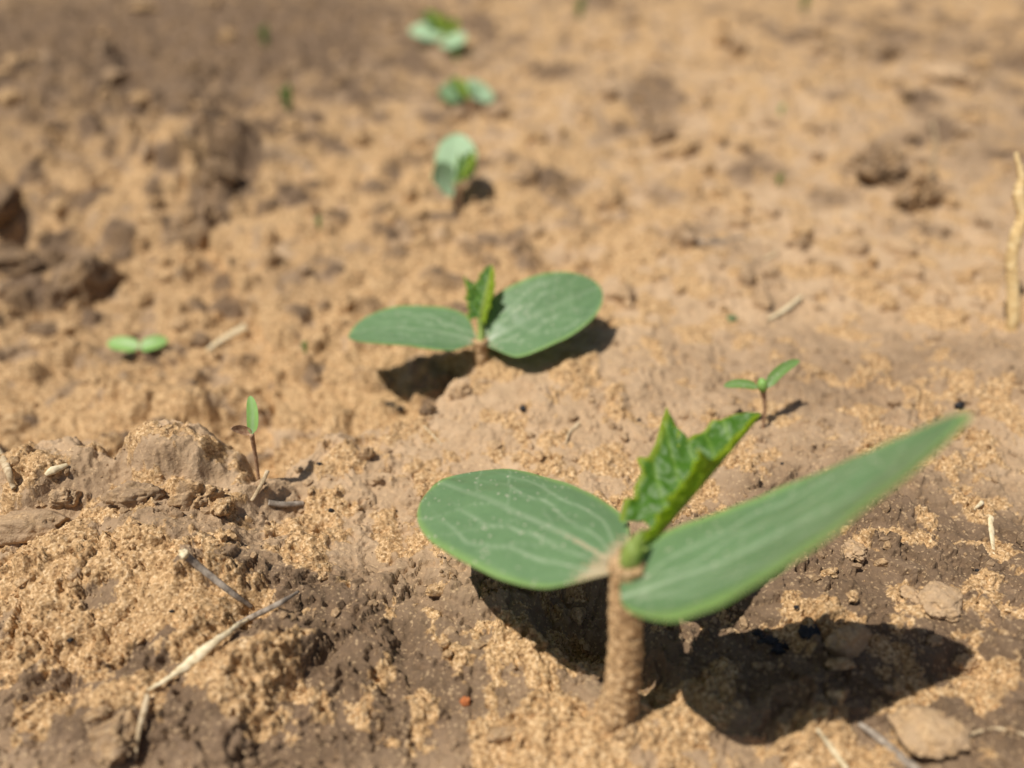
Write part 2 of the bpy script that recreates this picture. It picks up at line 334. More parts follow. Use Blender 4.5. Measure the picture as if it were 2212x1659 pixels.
STALK = leaf_material('young_stalk', (0.24, 0.33, 0.06), (0.33, 0.42, 0.11), (0.42, 0.48, 0.24), (0.3, 0.4, 0.1), speck=0.2, rough=0.5)
WEED = leaf_material('weed_leaf', (0.14, 0.26, 0.06), (0.19, 0.33, 0.085), (0.3, 0.42, 0.2), (0.22, 0.30, 0.08), speck=0.5, rough=0.5)
SPROUT = leaf_material('sprout_leaf', (0.24, 0.46, 0.10), (0.34, 0.56, 0.16), (0.4, 0.55, 0.3), (0.35, 0.5, 0.2), speck=0.1)

def simple(name, stops, scale, stretch=(1, 1, 1), rough=0.8, bump=0.0001, detail=4, strength=0.6):
    m, nt, b = mat_new(name); tc = N(nt, 'ShaderNodeTexCoord'); mp = N(nt, 'ShaderNodeMapping'); mp.inputs['Scale'].default_value = stretch
    nt.links.new(tc.outputs['Object'], mp.inputs['Vector']); f = noise(nt, mp.outputs[0], scale, detail, 0.6)
    nt.links.new(ramp(nt, f, stops), b.inputs['Base Color']); b.inputs['Roughness'].default_value = rough; b.inputs['Specular IOR Level'].default_value = 0.3
    bp = N(nt, 'ShaderNodeBump'); bp.inputs['Strength'].default_value = strength; bp.inputs['Distance'].default_value = bump
    nt.links.new(f, bp.inputs['Height']); nt.links.new(bp.outputs[0], b.inputs['Normal'])
    return m
STRAW = simple('dry_straw', [(0.25, (0.20, 0.13, 0.07)), (0.5, (0.50, 0.38, 0.23)), (0.75, (0.72, 0.60, 0.42))], 900)
STRAW_PALE = simple('bleached_straw', [(0.25, (0.42, 0.32, 0.18)), (0.5, (0.72, 0.60, 0.38)), (0.75, (0.85, 0.77, 0.58))], 800)
STRAW_GREY = simple('weathered_straw', [(0.25, (0.10, 0.08, 0.065)), (0.5, (0.28, 0.23, 0.18)), (0.75, (0.48, 0.41, 0.33))], 900)
ROOT = simple('pale_root', [(0.25, (0.50, 0.33, 0.14)), (0.5, (0.72, 0.52, 0.25)), (0.8, (0.82, 0.66, 0.38))], 420)
STEM_SOIL = simple('soil_caked_stem', [(0.25, (0.22, 0.125, 0.06)), (0.5, (0.42, 0.27, 0.15)), (0.75, (0.55, 0.38, 0.22))], 1300, bump=0.0003, strength=1.0)
STEM_RED = simple('reddish_stem', [(0.3, (0.22, 0.11, 0.06)), (0.5, (0.36, 0.21, 0.12)), (0.7, (0.5, 0.36, 0.22))], 1500)
CHAR = simple('charcoal', [(0.3, (0.008, 0.008, 0.009)), (0.7, (0.035, 0.033, 0.034))], 900, rough=0.5, bump=0.0003)
ANT = simple('ant_shell', [(0.3, (0.006, 0.005, 0.005)), (0.7, (0.020, 0.014, 0.012))], 900, rough=0.55)
ORANGE = simple('orange_grit', [(0.3, (0.35, 0.10, 0.03)), (0.7, (0.55, 0.20, 0.07))], 900)

# ------------------------------------------------------------------ the ground: one sheet, fine near the plants, coarse to the horizon
def build_ground():
    phi = np.radians(np.concatenate([np.linspace(70, 8.2, 1040)]))
    yy = CAM_H / np.tan(phi)
    yy = np.concatenate([[-30000, -8000, -2000, -600, -200, -80, -30, 0, 18, 32], yy[yy > 40], [930, 1020, 1150, 1350, 1700, 2300, 3300, 5000, 9000, 18000, 40000, 90000]])
    u = np.linspace(-1, 1, 1060); ext = 1 + np.cumsum(0.02 * 1.35 ** np.arange(30))
    u = np.concatenate([-ext[::-1], u, ext])
    w = np.where(yy > 0, 78 + 0.64 * np.clip(yy, 0, 1200), 78) + np.clip(yy - 1200, 0, None) * 0.3 + np.clip(-yy, 0, None) * 0.3
    X = u[None, :] * w[:, None]; Y = np.repeat(yy[:, None], len(u), 1)
    h, sa, pa, da, fd = soil(X.ravel(), Y.ravel())
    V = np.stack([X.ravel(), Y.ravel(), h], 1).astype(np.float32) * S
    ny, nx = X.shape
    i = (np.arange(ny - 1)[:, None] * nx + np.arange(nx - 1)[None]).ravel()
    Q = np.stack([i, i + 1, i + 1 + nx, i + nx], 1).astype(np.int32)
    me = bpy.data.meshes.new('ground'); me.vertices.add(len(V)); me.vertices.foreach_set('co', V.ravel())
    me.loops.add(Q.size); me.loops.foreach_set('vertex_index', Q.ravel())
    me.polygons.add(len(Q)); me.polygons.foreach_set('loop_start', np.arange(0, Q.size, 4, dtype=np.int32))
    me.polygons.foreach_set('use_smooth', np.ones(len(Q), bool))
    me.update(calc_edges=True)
    for k, a in (('sand', sa), ('pale', pa), ('dark', da), ('far_dark', fd)):
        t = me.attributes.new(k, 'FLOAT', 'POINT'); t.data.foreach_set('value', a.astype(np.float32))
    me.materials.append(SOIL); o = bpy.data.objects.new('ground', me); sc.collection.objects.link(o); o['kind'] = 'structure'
    o['label'] = 'sandy brown soil with crusted plates and loose sand'
    return o
build_ground()

# ------------------------------------------------------------------ loose grains and crumbs (uncountable)
ICO_V = None
def ico(sub):
    import bmesh
    bm = bmesh.new(); bmesh.ops.create_icosphere(bm, subdivisions=sub, radius=1.0)
    V = np.array([v.co[:] for v in bm.verts]); F = np.array([[v.index for v in f.verts] for f in bm.faces]); bm.free(); return V, F
def crumbs(name, label, n, ymin, ymax, smin, smax, thr, seed):
    r = np.random.default_rng(seed); bv, bf = ico(1)
    phi = np.radians(r.uniform(math.degrees(math.atan(CAM_H / ymax)), math.degrees(math.atan(CAM_H / ymin)), n)); y = CAM_H / np.tan(phi)
    x = r.uniform(-1, 1, n) * (60 + 0.62 * y)
    clump = fbm(x, y, 16, 3, seed + 200); keep = clump > thr; x, y = x[keep], y[keep]; n = len(x)
    h, sa, pa, da, fd = soil(x, y)
    sz = smin * (smax / smin) ** (r.random(n) ** 2.2) * (0.7 + 0.3 * y / 150)
    jit = bv[None] * (1 + 0.55 * (r.random((n, len(bv), 1)) - 0.5)) * (sz[:, None, None]) * (0.65 + 0.7 * r.random((n, 1, 3)))
    V = jit + np.stack([x, y, h + sz * 0.15], 1)[:, None]
    F = bf[None] + (np.arange(n) * len(bv))[:, None, None]
    tone = np.repeat(np.clip(sa * 0.7 + 0.5 * r.random(n), 0, 1), len(bv))
    o = link(name, V.reshape(-1, 3), F.reshape(-1, 3), SOIL, attrs={'sand': tone, 'pale': np.repeat(r.random(n), len(bv)), 'dark': np.repeat(0.6 * da, len(bv))}, smooth=False)
    return tag(o, label, None, None, 'stuff')
crumbs('sand_grains', 'fine loose sand grains sprinkled over the crust', 7000, 50, 260, 0.12, 0.34, -0.10, 301)
crumbs('soil_crumbs', 'small loose soil crumbs strewn over the ground', 4600, 50, 420, 0.3, 1.5, 0.0, 302)
crumbs('far_soil_crumbs', 'coarse soil crumbs on the ground behind the seedlings', 2400, 200, 900, 0.8, 4.2, 0.05, 303)

# ------------------------------------------------------------------ clods and stones
ICO5 = ico(5); ICO4 = ico(4); ICO3 = ico(3)
def lumpy(base, seed, amp, scale=1.0, dims=(1, 1, 1)):
    V = base.copy(); Q = V * (np.asarray(dims, float) / max(dims))
    def n3(P, s, k):
        return (perlin(P[:, 0] * s + k, P[:, 1] * s - k, k) + perlin(P[:, 1] * s + 2 * k, P[:, 2] * s + k, k + 1) + perlin(P[:, 2] * s - k, P[:, 0] * s + 3 * k, k + 2)) / 1.7
    d = 1 + amp * (0.9 * n3(Q, 1.3 * scale, seed) + 0.5 * n3(Q, 2.9 * scale, seed + 7) + 0.34 * n3(Q, 6.1 * scale, seed + 13) + 0.24 * n3(Q, 12 * scale, seed + 17))
    d = d - amp * (0.7 * np.abs(n3(Q, 2.3 * scale, seed + 29)) + 0.4 * np.abs(n3(Q, 5.3 * scale, seed + 31)) - 0.25)
    V = V * d[:, None]
    # a few flat broken faces
    r = np.random.default_rng(seed)
    for _ in range(5):
        nrm = unit(r.normal(size=3)); lim = 0.72 + 0.2 * r.random(); k = V @ nrm
        V = V - nrm[None] * (np.clip(k - lim, 0, None) * 0.8)[:, None]
    return V
def clod(px, py, wpx, hpx, label, sand=0.4, pale=0.8, dark=0.0, seed=1, thick=0.5, rot=0.0, sink=0.35, name='soil_clod', cat='clod', amp=0.45, mat=None, group=None, tilt=0.0):
    p = hit(px, py + hpx * 0.28); k = mmpx(p); a = wpx * k / 2
    down = -ray(px, py)[2] / np.linalg.norm(ray(px, py))
    tz = a * thick; b = min(max((hpx * k / 2 - tz * math.sqrt(max(0, 1 - down * down)) * 0.8) / down, a * 0.45), 1.25 * a)
    V, F = (ICO5 if wpx > 60 else ICO4 if wpx > 25 else ICO3); V = lumpy(V, seed, amp, dims=(a, b, tz)) * np.array([a, b, tz])
    ct, st = math.cos(tilt), math.sin(tilt); V = V @ np.array([[ct, 0, -st], [0, 1, 0], [st, 0, ct]]).T
    cr, sr = math.cos(rot), math.sin(rot); V = V @ np.array([[cr, -sr, 0], [sr, cr, 0], [0, 0, 1]]).T
    gh = height(p[0], p[1]); V = V + np.array([p[0], p[1], gh + tz * (1 - 2 * sink)])
    s = np.clip(sand + 0.5 * perlin(V[:, 0] / (a * 0.4), V[:, 1] / (a * 0.4), seed), 0, 1)
    o = link(name, V - p[None], F, mat or SOIL, attrs={'sand': s, 'pale': np.full(len(V), pale), 'dark': np.full(len(V), dark)})
    o.location = Vector(p * S)
    return tag(o, label, cat, group)
# on the crust beside the big seedling
clod(2025, 1283, 110, 95, 'flat pale crust clod with a notched edge beyond the big leaf shadow', 0.15, 1.0, 0, 3, 0.5, 0.5, 0.15, amp=0.22)
clod(1968, 1270, 44, 55, 'narrow pale flake leaning on the flat notched clod', 0.3, 0.9, 0, 5, 0.40, 0.2, 0.4)
clod(2000, 1552, 160, 118, 'broad pale crust flake at the edge of the big leaf shadow', 0.4, 1.0, 0, 8, 0.30, 0.1, 0.12, amp=0.24)
clod(1792, 1232, 40, 34, 'rounded sandy pellet beside the bright big leaf', 0.9, 0.7, 0, 11, 0.7, 0.3, 0.3)
clod(1842, 1281, 34, 32, 'small sandy pellet between the leaf shadow and flat clod', 0.9, 0.8, 0, 13, 0.7, 0.9, 0.3)
clod(1843, 1180, 66, 50, 'ragged crust flake just beyond the raised big leaf', 0.3, 0.9, 0, 17, 0.45, 0.7, 0.3)
clod(1822, 1368, 100, 82, 'upright broken clod inside the big leaf shadow', 0.3, 0.8, 0.1, 19, 0.75, 0.3, 0.3, tilt=0.4, amp=0.35)
clod(1812, 1425, 60, 40, 'small lump in front of the shaded broken clod', 0.6, 0.6, 0.1, 21, 0.6, 0.1, 0.4)
clod(2085, 1422, 56, 50, 'small brown clod at the tip of the leaf shadow', 0.5, 0.6, 0.1, 23, 0.7, 0.2, 0.35)
clod(2018, 1375, 40, 32, 'low crumb between the flat clod and the leaf shadow', 0.4, 0.6, 0.2, 25, 0.5, 0.1, 0.4)
clod(1905, 1212, 44, 24, 'thin crumbly flake above the flat notched clod', 0.5, 0.5, 0.3, 27, 0.6, 0.1, 0.4)
clod(2120, 1600, 50, 36, 'grey crust chip beside the broad pale flake', 0.1, 0.2, 0.9, 29, 0.35, 0.0, 0.4)
clod(2145, 1640, 60, 44, 'dark brown lump below the grey crust chip', 0.1, 0.1, 0.9, 31, 0.6, 0.3, 0.35)
clod(1700, 1600, 40, 20, 'pale crumb at the near rim of the leaf shadow', 0.8, 0.8, 0, 33, 0.5, 0.3, 0.4)
clod(1350, 1572, 56, 34, 'crumbling soil lump at the foot of the thick stem', 0.8, 0.8, 0, 35, 0.55, 0.3, 0.4)
clod(1290, 1528, 34, 26, 'little crumb touching the foot of the thick stem', 0.8, 0.8, 0, 37, 0.6, 0.3, 0.4)
clod(1250, 1318, 36, 46, 'round crumb deep in the dark hollow under the leaf', 0.6, 0.6, 0.1, 39, 0.8, 0.3, 0.3)
clod(1232, 1295, 24, 20, 'tiny crumb in the dark hollow under the leaf', 0.6, 0.5, 0.1, 41, 0.8, 0.3, 0.3)
clod(1150, 1252, 60, 26, 'pale crust sliver half under the round leaf', 0.5, 0.9, 0, 43, 0.4, 0.4, 0.4)
clod(945, 1265, 58, 28, 'pale chip with a slanted top beside the round leaf shadow', 0.8, 0.9, 0, 45, 0.45, 0.5, 0.35)
clod(1085, 1582, 70, 30, 'loose crust flap with a dark gap under it', 0.4, 0.7, 0.2, 47, 0.45, 0.25, 0.3)
clod(960, 1385, 26, 24, 'small pale grit on the brown crust patch', 0.8, 1.0, 0, 49, 0.7, 0.3, 0.3, cat='grit', name='grit')
clod(967, 1408, 24, 22, 'second pale grit touching the brown crust patch', 0.8, 1.0, 0, 51, 0.7, 0.3, 0.3, cat='grit', name='grit')
clod(1005, 1512, 26, 24, 'single orange-red grit on the brown crust', seed=53, thick=0.8, sink=0.3, name='grit', cat='grit', mat=ORANGE)
clod(700, 1240, 26, 24, 'pale crumb on the sand beyond the fallen straw', 0.8, 0.9, 0, 55, 0.7, 0.3, 0.3)
clod(215, 1530, 60, 40, 'soft brown lump beside the thin broken straw end', 0.5, 0.3, 0.5, 57, 0.6, 0.3, 0.45)
clod(255, 1560, 100, 120, 'large brown lump in front of the broken straw', 0.35, 0.3, 0.6, 59, 0.65, 0.2, 0.45)
clod(430, 1060, 110, 84, 'jagged overhanging crust clod on the ridge by the tiny weed', 0.5, 0.7, 0.0, 61, 0.85, 0.2, 0.42, amp=0.6)
clod(480, 1085, 46, 50, 'crumbly lump on the shaded side of the jagged clod', 0.8, 0.5, 0.1, 261, 0.8, 0.2, 0.4)
clod(300, 1055, 110, 60, 'brown crust slab between the two rim clods', 0.1, 0.5, 0.35, 263, 0.55, 0.2, 0.45)
clod(60, 1110, 190, 110, 'large smooth sloping crust slab beside the blocky clod', 0.1, 0.7, 0.15, 265, 0.5, 0.15, 0.5, amp=0.3)
clod(145, 1062, 66, 60, 'blocky clod with a shaded end above the sloping slab', 0.3, 0.6, 0.2, 63, 0.75, 0.3, 0.4)
clod(790, 975, 40, 30, 'little raised crumb on the ridge edge', 0.6, 0.9, 0, 65, 0.8, 0.3, 0.35)
clod(995, 838, 60, 46, 'upright crust splinter near the two-leaved middle seedling', 0.4, 1.0, 0, 67, 0.8, 0.2, 0.4, tilt=-0.3)
# farther back, out of focus
clod(193, 598, 148, 128, 'biggest dark crumbly clod in the loose furrow soil', 0.1, 0.1, 0.85, 71, 0.85, 0.3, 0.32)
clod(430, 492, 120, 92, 'pyramid-shaped clod between the dark clod and the mound', 0.3, 0.3, 0.55, 73, 0.85, 0.5, 0.35)
clod(30, 565, 120, 64, 'low dark clod beside the biggest crumbly clod', 0.1, 0.1, 0.9, 75, 0.6, 0.2, 0.4)
clod(0, 432, 90, 90, 'dark upright clod beyond the biggest crumbly clod', 0.1, 0.1, 0.95, 77, 0.7, 0.2, 0.3)
clod(1900, 352, 112, 118, 'dark pitted clod with deep holes on the far crust', 0.2, 0.1, 0.8, 79, 0.85, 0.3, 0.3, amp=0.75)
clod(1978, 412, 108, 92, 'brown porous clod beside the pitted dark clod', 0.5, 0.4, 0.4, 81, 0.85, 0.4, 0.3, amp=0.6)
clod(470, 365, 90, 66, 'dark edge of the far mound with a hole below', 0.2, 0.2, 0.75, 83, 0.7, 0.4, 0.4)
clod(2070, 873, 24, 24, 'tiny black crumb beyond the leaf tip', 0.0, 0.0, 1.0, 85, 0.9, 0.4, 0.3, mat=CHAR)
clod(925, 885, 40, 24, 'small dark crumb next to the black ant', 0.1, 0.1, 0.9, 87, 0.7, 0.3, 0.35)
clod(430, 728, 56, 44, 'dark lump behind the two-leaved sprout', 0.1, 0.2, 0.8, 89, 0.7, 0.3, 0.4)
clod(2035, 140, 90, 60, 'pale smooth flat stone beyond the pitted dark clod', 0.0, 1.0, 0, 91, 0.35, 0.3, 0.4, name='stone', cat='stone', amp=0.25)
clod(1920, 105, 36, 66, 'small dark upright clod before the pale far stone', 0.1, 0.1, 0.9, 93, 1.2, 0.3, 0.3)
clod(1430, 292, 66, 34, 'low brown clod on the far crust', 0.2, 0.3, 0.6, 95, 0.6, 0.3, 0.4)
clod(1725, 522, 60, 30, 'brown clump sunk in the pale crust', 0.3, 0.3, 0.5, 97, 0.6, 0.3, 0.4)
clod(700, 655, 40, 36, 'grey-brown crumb between the sprout and middle seedling', 0.2, 0.4, 0.6, 99, 0.7, 0.3, 0.4)
clod(100, 705, 76, 46, 'dark flat clod behind the loose sandy slope', 0.1, 0.2, 0.8, 101, 0.5, 0.3, 0.4)

# charcoal flecks in the leaf shadow
for (px, py, w, h_, lb, sd) in ((1672, 1378, 56, 46, 'shiny black charcoal bit in the leaf shadow', 105), (1748, 1358, 44, 40, 'black charcoal chip against the shaded broken clod', 107), (1640, 1362, 26, 22, 'small charcoal fleck beside the larger charcoal bit', 109)):
    clod(px, py, w, h_, lb, seed=sd, thick=0.35, sink=0.35, name='charcoal_bit', cat='charcoal', mat=CHAR, amp=0.8)
for i, (px, py, w, where) in enumerate(((690, 1000, 13, 'on the ridge edge beyond the hollow stalk piece'), (715, 1100, 15, 'beside the hollow stalk piece'), (918, 1090, 11, 'near the edge of the round leaf'), (1130, 880, 16, 'on the crust in front of the middle seedling'), (1380, 905, 11, 'on the crust behind the toothed leaf'), (1690, 1000, 11, 'between the tiny weed and the raised leaf'),
                               (1735, 1060, 9, 'close to the edge of the raised leaf'), (152, 1380, 15, 'in the sand beside the sloping ground of the straw'), (1720, 1310, 13, 'at the rim of the big leaf shadow'), (372, 1318, 12, 'between the straw stub and the long straw'), (2110, 1230, 12, 'between the straw chip and the notched clod'))):
    clod(px, py, w, w * 0.8, 'tiny black speck ' + where, seed=120 + i, thick=0.7, sink=0.35, name='black_speck', cat='speck', mat=CHAR, group='tiny black specks on the soil')

# ------------------------------------------------------------------ leaves
def leaf_sheet(mid, latA, latB, W, thick, cup=0.15, edge=0.0, tipw=0.82, base=0.06, pw=0.62, pe=2.5, nt=90, ns=40, wave=0.0, dust0=0.0, seed=1, nearrim=0.0, vein_k=(0.36, 0.68)):
    """closed blade: midrib Bezier 'mid', lateral directions at base and tip, half width W"""
    t = (1 - np.cos(np.pi * np.linspace(0, 1, nt))) / 2; Mf = bez(mid, 801); M = np.stack([np.interp(t, np.linspace(0, 1, 801), Mf[:, c]) for c in range(3)], 1); Tn = np.gradient(M, t, axis=0); Tn /= np.linalg.norm(Tn, axis=1)[:, None]
    tt = 1 - (1 - np.clip(t, 0, 1))
    prof = np.clip(1 - np.abs(2 * np.clip(tt, 0, 1) ** tipw - 1) ** pe, 0, 1) ** pw
    prof = prof * (base + (1 - base) * sstep(-0.03, 0.17, tt)); w = W * np.maximum(prof, 0.008)
    # arc-length parametrisation at rounded ends
    L = np.array([unit(np.asarray(latA) * (1 - a) + np.asarray(latB) * a) for a in t]); L = L - Tn * (L * Tn).sum(1)[:, None]; L /= np.linalg.norm(L, axis=1)[:, None]
    Nn = np.cross(Tn, L); Nn *= np.sign(Nn[:, 2:3].mean() + 1e-9)
    s = np.sin(np.linspace(-np.pi / 2, np.pi / 2, ns)); 
    P = M[:, None] + L[:, None] * (s[None, :, None] * w[:, None, None])
    z = cup * w[:, None] * (np.abs(s)[None] ** 1.8) + edge * w[:, None] * np.clip(np.abs(s)[None] - 0.75, 0, 1) * 4 * -0.25
    z = z + wave * perlin(t[:, None] * 5 + seed + 0 * s[None], s[None] * 1.6 + 0 * t[:, None], seed) + 0.35 * wave * perlin(t[:, None] * 12 + seed + 0 * s[None], s[None] * 4 + 0 * t[:, None], seed + 1)
    z = z - 0.10 * thick * np.exp(-(s[None] * w[:, None] / 0.8) ** 2)
    top = P + Nn[:, None] * z[:, :, None]
    th = thick * np.clip((1 - s ** 4), 0.05, 1)[None] ** 0.5 * np.clip(np.sin(np.pi * np.clip(t, .02, .985)), 0.15, 1)[:, None] ** 0.35
    rib = 0.5 * thick * np.exp(-(s[None] * w[:, None] / 1.1) ** 2) * (1 - t[:, None])
    bot = top - Nn[:, None] * (th + rib)[:, :, None]
    V = np.concatenate([top.reshape(-1, 3), bot.reshape(-1, 3)]); n = nt * ns; F = []
    for i in range(nt - 1):
        for j in range(ns - 1):
            a = i * ns + j; F.append((a, a + 1, a + 1 + ns, a + ns)); F.append((n + a, n + a + ns, n + a + 1 + ns, n + a + 1))
        a = i * ns; F.append((a, a + ns, n + a + ns, n + a)); a = i * ns + ns - 1; F.append((a, n + a, n + a + ns, a + ns))
    for j in range(ns - 1):
        F.append((j, n + j, n + j + 1, j + 1)); a = (nt - 1) * ns + j; F.append((a, a + 1, n + a + 1, n + a))
    # vein pattern
    lat = s[None] * w[:, None]; T2 = np.repeat(t[:, None], ns, 1)
    vein = np.exp(-(lat / 0.42) ** 2) * (1 - 0.75 * T2)
    for k in vein_k:
        for sg in (-1, 1):
            path = sg * k * W * np.sin(np.pi * np.clip(T2 * 0.80 + 0.02, 0, 1)) ** 0.8 + 1.6 * perlin(T2 * 6 + k * 9, T2 * 0 + sg * 3.3, seed + 4)
            vein = np.maximum(vein, 0.62 * np.exp(-((lat - path) / 0.26) ** 2) * sstep(0.02, 0.08, T2) * (1 - sstep(0.55, 0.92, T2)))
    for k in range(6):
        sg = 1 if k % 2 else -1; t0 = 0.25 + 0.1 * k
        path = sg * (T2 - t0) * W * 3.2 + 2.2 * perlin(T2 * 8 + k, T2 * 0 + k * 2.7, seed + 5)
        vein = np.maximum(vein, 0.38 * np.exp(-((lat - path) / 0.22) ** 2) * (np.sign(lat) == sg) * (np.abs(lat) < 0.8 * W) * (T2 > t0))
    rim = np.maximum(sstep(0.86, 1.0, np.abs(s))[None] + 0 * T2, sstep(0.965, 1, T2)) * 0.55
    rim = np.maximum(rim, 0.6 * sstep(nearrim, nearrim + 0.25, -s)[None] + 0 * T2) if nearrim else rim  # near-side band lightened: glow of light through the margin, painted in
    dust = dust0 * np.maximum(np.exp(-(T2 / 0.13) ** 2), 0.62 * np.exp(-(lat / 0.9) ** 2) * (1 - sstep(0.1, 0.62, T2)))
    A = {k: np.concatenate([v.ravel(), (v * q).ravel()]) for k, v, q in (('vein', vein, 0.6), ('rim', rim, 1.0), ('dust', dust, 0.3))}
    return V, F, A

HALF = [(0.0, 0.03), (0.02, 0.16), (-0.06, 0.30), (0.06, 0.40), (0.10, 0.34), (0.17, 0.42), (0.26, 0.45), (0.32, 0.58), (0.36, 0.50), (0.46, 0.54), (0.57, 0.62), (0.69, 0.70), (0.64, 0.56), (0.60, 0.46), (0.525, 0.36), (0.555, 0.31), (0.60, 0.35), (0.66, 0.335),
        (0.72, 0.285), (0.80, 0.30), (0.83, 0.25), (0.90, 0.19), (0.96, 0.10), (1.0, 0.0)]
def lobed_half(origin, axis, side, bulge, thick, seed, n=46, sign=1.0, curl=0.15, pale=0.0):
    """one half of a folded, lobed, toothed young leaf: grid from midrib to the toothed outline"""
    O = np.array(HALF); cs = np.concatenate([[0], np.cumsum(np.hypot(*np.diff(O, axis=0).T))]); q = np.linspace(0, cs[-1], n * 3)
    bt = np.interp(q, cs, O[:, 0]); bw = np.interp(q, cs, O[:, 1]); nb = len(q); m = 14
    mt = np.linspace(0, 1, nb); rr = np.linspace(0, 1, m)
    # rows fan out from a point of the midrib to a point of the margin
    mt = np.clip(np.interp(mt, [0, 0.5, 1], [0.0, 0.45, 1.0]), 0, 1)
    T2 = mt[:, None] * (1 - rr[None]) + bt[:, None] * rr[None]; W2 = bw[:, None] * rr[None]
    ax = np.asarray(axis, float); sd = np.asarray(side, float); nn = unit(np.cross(ax, sd)) * sign
    z = -bulge * np.sin(np.pi * np.clip(W2 / 0.75, 0, 1)) + curl * 2 * W2 ** 2
    z = z + 0.75 * perlin(T2 * 9 + seed, W2 * 9, seed) + 0.35 * perlin(T2 * 21 + seed, W2 * 21, seed + 2) + 0.35 * rr[None] ** 6 * perlin(T2 * 26, W2 * 4, seed + 3)
    z = z * sstep(0, 0.25, W2 + 0.02) + curl * 4 * T2 ** 2 * 0
    P = np.asarray(origin)[None, None] + T2[..., None] * ax + W2[..., None] * sd + nn * z[..., None]
    B = P - nn * (thick * (1 - 0.75 * rr[None] ** 4))[..., None]
    V = np.concatenate([P.reshape(-1, 3), B.reshape(-1, 3)]); N_ = nb * m; F = []
    for i in range(nb - 1):
        for j in range(m - 1):
            a = i * m + j; F.append((a, a + 1, a + 1 + m, a + m)); F.append((N_ + a, N_ + a + m, N_ + a + 1 + m, N_ + a + 1))
        a = i * m + m - 1; F.append((a, N_ + a, N_ + a + m, a + m)); a = i * m; F.append((a, a + m, N_ + a + m, N_ + a))
    rim = np.repeat(sstep(0.86, 1.0, rr)[None], nb, 0) * 0.9
    vein = np.maximum(np.exp(-(W2 / 0.03) ** 2) * 0.8, 0.0)
    for k in range(5):
        vein = np.maximum(vein, 0.5 * np.exp(-((T2 - (0.12 + 0.15 * k) - W2 * 0.55) / 0.014) ** 2))
    pale_glow = np.full(P.shape[:2], max(pale, 0.3)); rim = np.maximum(rim, pale)  # pale underside; on the near half also backlit glow put into the colour
    A = {'vein': np.concatenate([vein.ravel(), (vein * 0.6).ravel()]), 'rim': np.concatenate([rim.ravel(), np.maximum(rim, pale_glow).ravel()]), 'dust': np.concatenate([np.zeros(N_), np.full(N_, 0.12)])}
    return V, F, A
def true_leaf(parent, origin, axis, far, near, seed=1, thick=0.35, petiole=None, pr=0.9, bulge=1.2, mat=None):
    o = np.asarray(origin, float)
    V1, F1, A1 = lobed_half(o, axis, far, bulge, thick, seed, sign=1.0); V2, F2, A2 = lobed_half(o, axis, near, bulge, thick, seed + 20, sign=-1.0, pale=0.72)  # near half coloured paler than the far one to paint in its sunlit glow
    n = len(V1); V = np.concatenate([V1, V2]); F = F1 + [tuple(i + n for i in f) for f in F2]; A = {k: np.concatenate([A1[k], A2[k]]) for k in A1}
    lf = link('true_leaf', V, F, mat or TRUE, parent, A); lf['label'] = 'folded bright green young leaf with toothed lobes'
    Vm, Fm = tube(np.array([o - unit(axis) * 1.0, o + np.asarray(axis) * 0.5 , o + np.asarray(axis) * 0.96]) - 0.25 * (unit(far) + unit(near)), [pr * 0.75, pr * 0.5, 0.12], 10)
    link('midrib', Vm, Fm, STALK, lf)
    if petiole is not None:
        Vp, Fp = tube(spline(list(petiole) + [o], 20), [pr * 1.15, pr, pr * 0.75], 12, rough=0.06); link('petiole', Vp, Fp, STALK, lf)
    return lf
def cotyledon(parent, mat, *a, label=None, **k):
    V, F, A = leaf_sheet(*a, **k); o = link('cotyledon', V, F, mat, parent, A)
    if label: o['label'] = label
    return o
def stem(parent, path, radii, mat, rough=0.2, name='stem', nseg=20, n=60, rs=1.0):
    V, F = tube(spline(path, n), radii, nseg, rough, rs, 5)
    return link(name, V, F, mat, parent, {'sand': np.full(len(V), 0.9), 'pale': np.full(len(V), 0.9), 'dark': np.zeros(len(V))})

# the big seedling
b = hit(1335, 1535); b[2] = height(b[0], b[1])
big = empty('gourd_seedling', b, 'big seedling with a soil-caked stem, two broad leaves and a toothed leaf', 'seedling')
node = at(1352, 1232, 110.0)
stem(big, [b + (0, 0, -6), b, b * 0.6 + node * 0.4 + (0.6, 0, 0), node + (0.3, 0, -3), node + (0, 0, 1.6)], [3.3, 3.0, 2.7, 2.45, 2.3, 2.5], SOIL, 0.42, n=190, nseg=56, rs=1.5)
Lb = at(1352, 1225, 110.5); Lt = at(946, 1040, 139.0); Lm = (Lb + Lt) / 2 + np.array([0, 0, 2.5])
cotyledon(big, COT, [Lb, Lm, Lt], (0.60, 0.70, -0.02), (0.60, 0.70, -0.06), 12.4, 1.0, cup=-0.13, tipw=1.10, base=0.5, pw=0.5, pe=2.6, nt=140, ns=64, wave=0.35, dust0=1.0, seed=3, label='rounded dusty seed leaf with pale veins')
Rb = at(1340, 1288, 106.0); Rt = at(2092, 893, 90.0); Rm = (Rb + Rt) / 2 + np.array([2.5, -0.5, -6.2])
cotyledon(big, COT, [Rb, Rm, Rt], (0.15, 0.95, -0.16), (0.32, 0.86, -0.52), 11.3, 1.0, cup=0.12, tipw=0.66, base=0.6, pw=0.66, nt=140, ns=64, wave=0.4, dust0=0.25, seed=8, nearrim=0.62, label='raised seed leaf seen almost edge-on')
To = at(1413, 1147, 116.0); Tt = at(1640, 893, 124.0)
true_leaf(big, To, Tt - To, np.array([-12.9, 9.4, 4.4]), np.array([-9.6, -9.0, 7.8]), 5, 0.4, petiole=[node + (0.6, 1.2, -1), at(1383, 1210, 112.0), at(1398, 1178, 114.0)], pr=1.15)
